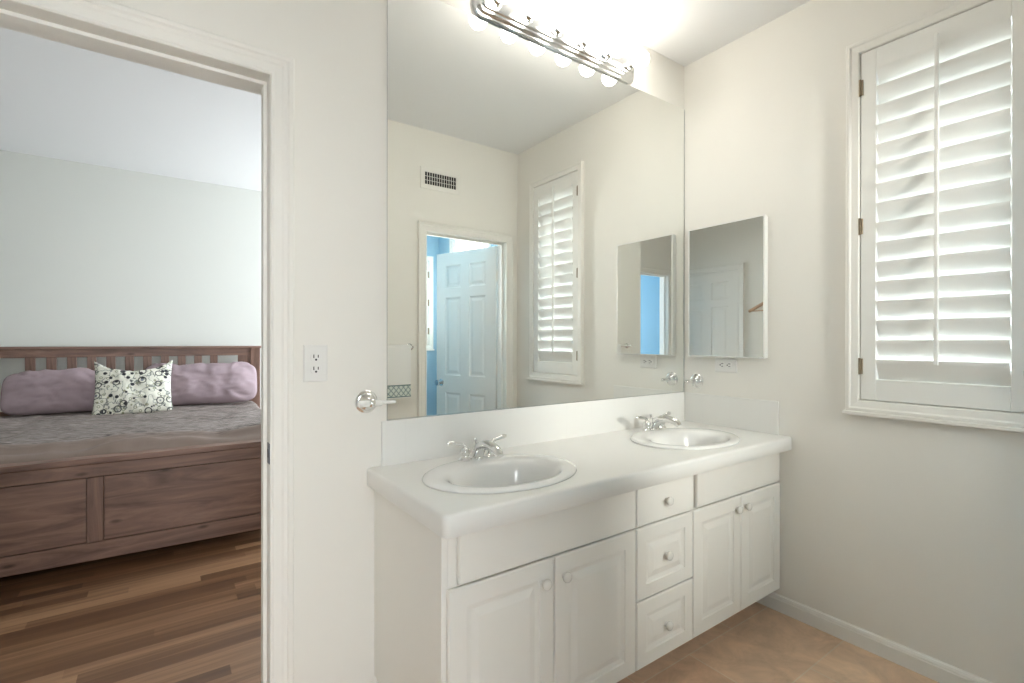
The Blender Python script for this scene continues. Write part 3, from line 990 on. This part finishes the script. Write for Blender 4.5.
# ------------------------------------------------------------------ medicine cabinet
mc = thing('medicine_cabinet', 'small mirrored medicine cabinet on the window wall', 'cabinet', (0, -0.26, 1.187))
MB().box(-0.032, -0.0005, -0.468, -0.057, 1.1885, 1.8715, 0.002, 1).build('cabinet_body', MAT['plastic'], parent=mc, off=mc.location)
dm = MB()
yA, yB, zA, zB = -0.471, -0.054, 1.1865, 1.874
lays = [[(x, y, z) for y, z in ((yA + i, zA + i), (yB - i, zA + i), (yB - i, zB - i), (yA + i, zB - i))] for i, x in ((0.0, -0.0325), (0.0, -0.037), (0.006, -0.0385), (0.0065, -0.0382))]
dm.loft(lays, close=True, cap0=True, cap1=True)
dm.build('mirror_door', [MAT['mirror'], MAT['plastic']], parent=mc, off=mc.location, matfn=lambda n, c: 0 if n.x < -0.98 else 1, label='mirror-faced door')


# ------------------------------------------------------------------ outlets
def make_outlet(loc, label, name='electrical_outlet', rot=(0, 0, 0)):
    """local: plate in xz, facing -y"""
    t = thing(name, label, 'outlet', loc)
    t.rotation_euler = rot
    pw, ph = 0.0375, 0.0605
    mb = MB()
    R_ = []
    for i, y in ((0.0, 0.0), (0.0, -0.0025), (0.003, -0.0055), (0.005, -0.006)):
        R_.append([(-pw + i, y, -ph + i), (pw - i, y, -ph + i), (pw - i, y, ph - i), (-pw + i, y, ph - i)])
    mb.loft(R_, close=True, cap0=True, cap1=True)
    mb.build('cover_plate', MAT['plastic'], parent=t)
    for s in (-1, 1):
        zc = s * 0.0195
        rr = []
        for y, k in ((-0.0055, 1.0), (-0.0078, 1.0), (-0.0085, 0.95)):
            ring = []
            for q in range(28):
                a = 2 * pi * q / 28
                ring.append((0.0172 * k * cos(a), y, zc + max(-0.0142, min(0.0142, 0.0172 * sin(a))) * k))
            rr.append(ring)
        f = MB().loft(rr, close=True, cap0=True, cap1=True).build('receptacle', MAT['plastic'], parent=t)
        sl = MB()
        sl.box(-0.0084, -0.0054, -0.0091, -0.0080, zc - 0.002, zc + 0.0092); sl.box(0.0054, 0.0082, -0.0091, -0.0080, zc - 0.001, zc + 0.0082)
        sl.lathe([(0.0, 0), (0.0034, 0), (0.0034, 0.0011), (0.0, 0.0011)], (0, -0.0080, zc - 0.0075), (0, -1, 0), 12)
        sl.build('slots', MAT['dark'], parent=f, label='dark plug slots')
    MB().lathe([(0.0, 0.0), (0.003, 0.0), (0.0027, 0.001), (0.0, 0.0014)], (0, -0.006, 0), (0, -1, 0), 12).build('screw', MAT['plastic'], parent=t)
    return t


make_outlet((-1.964, -0.0002, 1.196), 'upright white wall outlet between doorway and mirror')
make_outlet((-0.0002, -0.252, 1.147), 'sideways white wall outlet below the medicine cabinet', rot=(0, radians(90), radians(-90)))

# ------------------------------------------------------------------ chrome towel posts
ROS = [(0.0, 0.0), (0.039, 0.0), (0.0395, 0.004), (0.035, 0.009), (0.030, 0.010), (0.028, 0.014), (0.020, 0.018), (0.013, 0.022), (0.010, 0.030), (0.010, 0.052), (0.013, 0.056), (0.014, 0.064), (0.009, 0.070), (0.0, 0.071)]
t = thing('towel_holder', 'chrome towel holder with short white bar left of the mirror', 'towel holder', (-1.796, -0.0002, 1.059))
MB().lathe(ROS, (0, 0, 0), (0, -1, 0), 28).build('rosette', MAT['chrome'], parent=t, smooth=True, autosmooth=45, label='round chrome wall mount')
MB().tube([(-0.046, -0.058, 0), (-0.044, -0.058, 0), (0.030, -0.058, 0), (0.034, -0.058, 0), (0.036, -0.058, 0), (0.082, -0.058, 0), (0.086, -0.058, 0)], [0.007, 0.0115, 0.0115, 0.010, 0.0062, 0.0062, 0.003], 16).build('bar', MAT['acrylic'], parent=t, smooth=True, autosmooth=45, label='short white bar')
t = thing('towel_hook', 'round chrome towel hook on the window wall by the mirror', 'hook', (-0.0002, -0.083, 1.054))
MB().lathe(ROS[:9], (0, 0, 0), (-1, 0, 0), 28).build('rosette', MAT['chrome'], parent=t, smooth=True, autosmooth=45)
MB().tube([(-0.02, 0, 0), (-0.06, 0, 0), (-0.088, 0, 0), (-0.096, 0, 0.001)], [0.009, 0.008, 0.0095, 0.004], 14).build('peg', MAT['chrome'], parent=t, smooth=True, autosmooth=45)

# ------------------------------------------------------------------ towel bar and hand towel on the wall opposite the mirror
BX0, BX1, BZ, BYc = -1.40, -0.945, 1.225, -1.550
t = thing('towel_bar', 'chrome towel bar left of the toilet room door, seen in the mirror', 'towel bar', (BX0, -1.59, BZ))
MB().tube([(BX0, BYc, BZ), (BX1, BYc, BZ)], 0.0085, 14).build('bar', MAT['chrome'], parent=t, off=t.location, smooth=True, autosmooth=45)
for bx in (BX0, BX1):
    MB().lathe([(0.0, 0.0), (0.026, 0.0), (0.026, 0.005), (0.016, 0.010), (0.011, 0.016), (0.011, 0.028), (0.0125, 0.031), (0.013, 0.047), (0.009, 0.051), (0.0, 0.052)], (bx, -1.5898, BZ), (0, 1, 0), 20).build('bracket', MAT['chrome'], parent=t, off=t.location, smooth=True, autosmooth=45)

tx0, tx1 = -1.25, -0.958
t = thing('hand_towel', 'white hand towel with teal lattice band on the towel bar', 'towel', ((tx0 + tx1) / 2, BYc, BZ))


def towel_sheet(zlo, zhi, yoff, th, amp=0.003, top=False):
    mb = MB(); nx = 22
    nz = max(3, int((zhi - zlo) / 0.02))
    def Y(x, z): return BYc + yoff + amp * sin(x * 34) * min(1, (BZ - z) / 0.15 + 0.1)
    A = []
    for j in range(nz + 1):
        z = zlo + (zhi - zlo) * j / nz
        row = [(tx0 + (tx1 - tx0) * i / nx, Y(tx0 + (tx1 - tx0) * i / nx, z) + th / 2, z) for i in range(nx + 1)]
        row += [(tx0 + (tx1 - tx0) * i / nx, Y(tx0 + (tx1 - tx0) * i / nx, z) - th / 2, z) for i in range(nx, -1, -1)]
        A.append(row)
    mb.loft(A, close=True, cap0=True, cap1=True)
    return mb


mb = towel_sheet(0.872, BZ, 0.0145, 0.008)
# fold over the bar and rear fall
prof = [(BYc + 0.0185 * cos(a) , BZ + 0.0185 * sin(a)) for a in [pi * k / 8 for k in range(9)]]
profi = [(BYc + 0.0100 * cos(a), BZ + 0.0100 * sin(a)) for a in [pi * k / 8 for k in range(9)]][::-1]
mb.loft([[(tx0, y, z) for y, z in prof + profi], [(tx1, y, z) for y, z in prof + profi]], close=True, cap0=True, cap1=True)
mb.box(tx0, tx1, BYc - 0.0185, BYc - 0.0105, 0.93, BZ)
mb.build('terry_cloth', MAT['towel'], parent=t, off=t.location, smooth=True, autosmooth=50)
towel_sheet(0.886, 0.962, 0.0155, 0.0085).build('lattice_band', MAT['band'], parent=t, off=t.location, smooth=True, autosmooth=50, label='teal lattice woven band')
mb = towel_sheet(0.959, 0.966, 0.0158, 0.009)
mb2 = towel_sheet(0.881, 0.887, 0.0158, 0.009)
mb.build('band_border', MAT['bandedge'], parent=t, off=t.location); mb2.build('band_border', MAT['bandedge'], parent=t, off=t.location)

# ------------------------------------------------------------------ air vent above the toilet room door
t = thing('air_vent', 'small dark grille vent high on the wall, seen in the mirror', 'vent', (-0.70, -1.59, 2.45))
vx0, vx1, vz0, vz1 = -0.829, -0.574, 2.405, 2.494
f = MB(); R_ = []
for i, y in ((0.035, 0.0), (0.035, 0.002), (0.03, 0.006), (0.004, 0.009), (0.0, 0.008), (0.0, 0.0)):
    R_.append([(vx0 - i, -1.5898 + y, vz0 - i), (vx1 + i, -1.5898 + y, vz0 - i), (vx1 + i, -1.5898 + y, vz1 + i), (vx0 - i, -1.5898 + y, vz1 + i)])
f.loft(R_, close=True).build('vent_frame', MAT['trim'], parent=t, off=t.location)
MB().box(vx0 - 0.004, vx1 + 0.004, -1.5897, -1.5885, vz0 - 0.004, vz1 + 0.004).build('vent_backing', MAT['dark'], parent=t, off=t.location, label='dark opening behind the grille')
g = MB()
for k in range(1, 13):
    xx = vx0 + (vx1 - vx0) * k / 13
    g.box(xx - 0.0016, xx + 0.0016, -1.588, -1.583, vz0, vz1)
for k in (1, 2):
    zz = vz0 + (vz1 - vz0) * k / 3
    g.box(vx0, vx1, -1.5875, -1.5845, zz - 0.0014, zz + 0.0014)
g.build('vent_grille', MAT['trim'], parent=t, off=t.location)

# ------------------------------------------------------------------ coat hanger on a wall hook, left wall
hy, hz = -0.98, 1.785
t = thing('wall_hook', 'chrome wall hook beside the panel door, seen in cabinet mirror', 'hook', (-2.95, hy, hz))
MB().lathe([(0.0, 0.0), (0.016, 0.0), (0.016, 0.004), (0.006, 0.008), (0.0, 0.008)], (0.0002, 0, 0), (1, 0, 0), 16).tube([(0.005, 0, 0), (0.026, 0, -0.006), (0.034, 0, 0.004), (0.034, 0, 0.016)], 0.004, 10).build('hook_arm', MAT['chrome'], parent=t, smooth=True, autosmooth=45)
t = thing('coat_hanger', 'pale wooden coat hanger on the left wall, seen in cabinet mirror', 'hanger', (-2.925, hy, hz))
ht = -0.085
arm = []
rad = []
for k in range(21):
    u = -1 + 2 * k / 20
    arm.append((0.0, u * 0.225, ht - 0.105 * abs(u) ** 1.15)); rad.append(0.019 - 0.003 * abs(u))
MB().tube(arm, rad, 10).build('shoulder_bar', MAT['hanger'], parent=t, smooth=True)
MB().tube([(0, -0.21, ht - 0.102), (0, 0.21, ht - 0.102)], 0.006, 10).build('trouser_bar', MAT['hanger'], parent=t, smooth=True)
hk = [(0, 0, ht), (0, 0, -0.045)] + [(0, 0.022 - 0.022 * cos(a) , -0.022 + 0.024 * sin(a)) for a in [radians(q) for q in range(-40, 200, 20)]]
hk = [(0, 0, ht), (0, 0, -0.05), (0, 0.012, -0.036), (0, 0.020, -0.020), (0, 0.018, -0.004), (0, 0.006, 0.006), (0, -0.008, 0.003), (0, -0.016, -0.010)]
MB().tube(hk, 0.0022, 8).build('hook_wire', MAT['chrome'], parent=t, smooth=True)

# ------------------------------------------------------------------ bed
BR = radians(-1.9)
bed = thing('wooden_bed', 'brown stained pine bed with slatted headboard and panelled footboard', 'bed', (-2.676, 1.865, 0), BR)
HWd = 1.03
WH, WV = MAT['bedwood_h'], MAT['bedwood_v']
# footboard
MB().box(-HWd - 0.012, HWd + 0.012, -0.012, 0.075, 0.5915, 0.622, 0.003, 2).build('footboard_cap', WH, parent=bed)
MB().box(-0.945, 0.945, 0.0, 0.035, 0.516, 0.5885, 0.003, 1).build('footboard_rail', WH, parent=bed)
MB().box(-0.945, 0.945, 0.0, 0.035, 0.055, 0.154, 0.003, 1).build('footboard_rail', WH, parent=bed)
MB().box(-0.036, 0.036, 0.001, 0.034, 0.157, 0.513, 0.002, 1).build('footboard_stile', WV, parent=bed)
for x0, x1 in ((-0.942, -0.039), (0.039, 0.942)):
    MB().box(x0, x1, 0.010, 0.024, 0.159, 0.511).build('footboard_panel', WH, parent=bed)
for s in (-1, 1):
    MB().box(min(s * 0.945, s * HWd), max(s * 0.945, s * HWd), 0.0, 0.065, 0.0, 0.5925, 0.004, 2).build('leg', WV, parent=bed)
    MB().box(min(s * 0.985, s * 1.012), max(s * 0.985, s * 1.012), 0.065, 1.93, 0.12, 0.40, 0.003, 1).build('side_rail', WH, parent=bed)
MB().box(-0.985, 0.985, 0.04, 1.90, 0.12, 0.30).build('bed_base', WH, parent=bed)
# headboard
HB = 1.94
MB().box(-HWd - 0.02, HWd + 0.02, HB - 0.025, HB + 0.055, 1.197, 1.218, 0.003, 2).build('headboard_cap', WH, parent=bed)
MB().box(-0.945, 0.945, HB, HB + 0.03, 1.128, 1.198, 0.003, 1).build('headboard_rail', WH, parent=bed)
MB().box(-0.945, 0.945, HB, HB + 0.03, 0.40, 0.70, 0.003, 1).build('headboard_rail', WH, parent=bed)
for s in (-1, 1):
    MB().box(min(s * 0.945, s * HWd), max(s * 0.945, s * HWd), HB - 0.012, HB + 0.048, 0, 1.197, 0.004, 2).build('post', WV, parent=bed)
    MB().box(min(s * 0.838, s * 0.945), max(s * 0.838, s * 0.945), HB + 0.004, HB + 0.024, 0.70, 1.128, 0.002, 1).build('headboard_stile', WV, parent=bed)
sl0 = None
for k in range(11):
    xx = -0.638 + 0.1276 * k
    if sl0 is None:
        sl0 = MB().box(-0.031, 0.031, HB + 0.004, HB + 0.026, 0.69, 1.135, 0.002, 1).build('slat', WV, parent=bed); c = sl0
    else:
        c = sl0.copy(); COL.objects.link(c)
    c.location = (xx, 0, 0)


def on_bed(x, y, z):
    return (-2.676 + x * cos(BR) - y * sin(BR), 1.865 + x * sin(BR) + y * cos(BR), z)


# mattress
o = MB().box(-0.96, 0.96, 0.06, 1.90, 0.301, 0.60, 0.06, 4).build('mattress', MAT['mattress'], smooth=True)
tag(o, 'mattress hidden under the taupe quilt', 'mattress'); o.location = on_bed(0, 0, 0); o.rotation_euler = (0, 0, BR)


def fbm(x, y, s, o_=0.0):
    return noise.fractal(Vector((x * s, y * s, o_)), 1.0, 2.0, 4)


# quilt: one closed padded sheet, tucked behind the footboard and falling down both sides
def quilt():
    mb = MB(); nx, ny = 150, 120
    W = 1.0
    top, bot = [], []
    for j in range(ny + 1):
        y = 0.092 + (1.88 - 0.092) * j / ny
        rt, rb = [], []
        for i in range(nx + 1):
            u = -1.22 + 2.44 * i / nx
            if abs(u) <= 0.93: x, drop = u, 0.0
            else:
                e = abs(u) - 0.93
                a = min(e / 0.06, pi / 2)
                x = math.copysign(0.93 + 0.06 * sin(a), u); drop = 0.06 * (1 - cos(a)) + max(0, e - 0.06 * pi / 2)
            z = 0.682 - drop
            ef = max(0.0, (0.24 - y) / 0.16)
            z -= 0.080 * ef ** 2.2
            z += 0.020 * fbm(u, y, 2.2) + 0.009 * fbm(u, y, 6.0, 3.3)
            # long soft folds in the border at the foot
            fl = max(0.0, 1 - abs(y - 0.22) / 0.22)
            z += 0.014 * fl * sin(y * 60 + 2.5 * fbm(u, 0, 2.0, 9)) + 0.010 * fl * fbm(u, y * 3, 2.6, 5)
            x += 0.012 * fbm(y, z, 4, 8) * (1 if drop > 0.05 else 0)
            rt.append((x, y, z)); rb.append((x * 0.992, y, z - 0.03))
        top.append(rt); bot.append(rb)
    rings = [t_ + b_[::-1] for t_, b_ in zip(top, bot)]
    mb.loft(rings, close=True, cap0=False, cap1=False)
    o = mb.build('quilt', MAT['quilt'], smooth=True)
    return o


o = quilt()
tag(o, 'taupe ruched quilt spread over the wooden bed', 'quilt'); o.location = on_bed(0, 0, 0); o.rotation_euler = (0, 0, BR)


def pillow_mesh(w, h, t, ears=0.0, seed=0, wr=0.008, nu=46, nv=34):
    """upright pillow: x width, z height (0 at the bottom), y thickness; front faces -y"""
    mb = MB()
    F, B = [], []
    for j in range(nv + 1):
        v = -1 + 2 * j / nv
        rf, rb = [], []
        for i in range(nu + 1):
            u = -1 + 2 * i / nu
            pin = 1 - 0.10 * (1 - abs(v) ** 2) * abs(u) ** 6 * 0.6
            pinv = 1 - ((0.16 + ears * 3.2 * (1 if v > 0 else 0)) if not ears else (0.02 if v < 0 else ears)) * (1 - abs(u) ** (1.25 if ears else 2.2)) * abs(v) ** (2.5 if ears else 5)
            x = u * w / 2 * pin; z = v * h / 2 * pinv
            if not ears:
                mxx = max(abs(u), abs(v))
                k_ = mxx / max(1e-6, (abs(u) ** 5 + abs(v) ** 5) ** (1 / 5))
                x = u * w / 2 * k_; z = v * h / 2 * k_ * (1 - 0.07 * (1 - abs(u) ** 2) * abs(v) ** 4) + (0.022 * fbm(u * 1.5, seed, 1.3, 2.0) + 0.012 * fbm(u * 3, seed, 2.0, 5.0)) * (0.5 + 0.5 * v)
            th = t / 2 * max(0.0, (1 - abs(u) ** 2.6)) ** 0.6 * max(0.0, (1 - abs(v) ** 2.4)) ** 0.6
            n1 = fbm(u * 2 + seed, v * 1.4, 1.7, seed) * wr * 1.6 + fbm(u * 2 + seed, v * 1.5, 2.6, seed + 4) * wr * 0.5
            k = min(1, th / (t * 0.2))
            rf.append((x, -th + n1 * k, z + 0.5 * n1 * (1 - k) * 0.4 + h / 2)); rb.append((x, th + n1 * k * 0.5, z + 0.5 * n1 * (1 - k) * 0.4 + h / 2))
        F.append(rf); B.append(rb)
    mb.loft(F, close=False); mb.loft(B, close=False)
    return mb


def place_pillow(name, mat, label, cat, x, y, z, rx, rz, group=None, **kw):
    o = pillow_mesh(**kw).build(name, mat, smooth=True)
    tag(o, label, cat, group)
    o.location = on_bed(x, y, z)
    o.rotation_euler = (rx, 0, BR + rz)
    return o


place_pillow('bed_pillow', MAT['mauve'], 'mauve pillow at the left of the headboard', 'pillow', -0.350, 1.72, 0.680, radians(-22), radians(1), w=0.84, h=0.385, t=0.20, seed=1.3, wr=0.010)
place_pillow('bed_pillow', MAT['mauve'], 'mauve pillow at the right of the headboard', 'pillow', 0.540, 1.72, 0.684, radians(-20), radians(-2), w=0.89, h=0.41, t=0.22, seed=6.1, wr=0.010)
place_pillow('throw_cushion', MAT['floral'], 'white cushion with dark floral print leaning on the mauve pillows', 'cushion', 0.062, 1.50, 0.668, radians(-24), radians(2), w=0.53, h=0.475, t=0.15, ears=0.68, seed=3.7, wr=0.006)
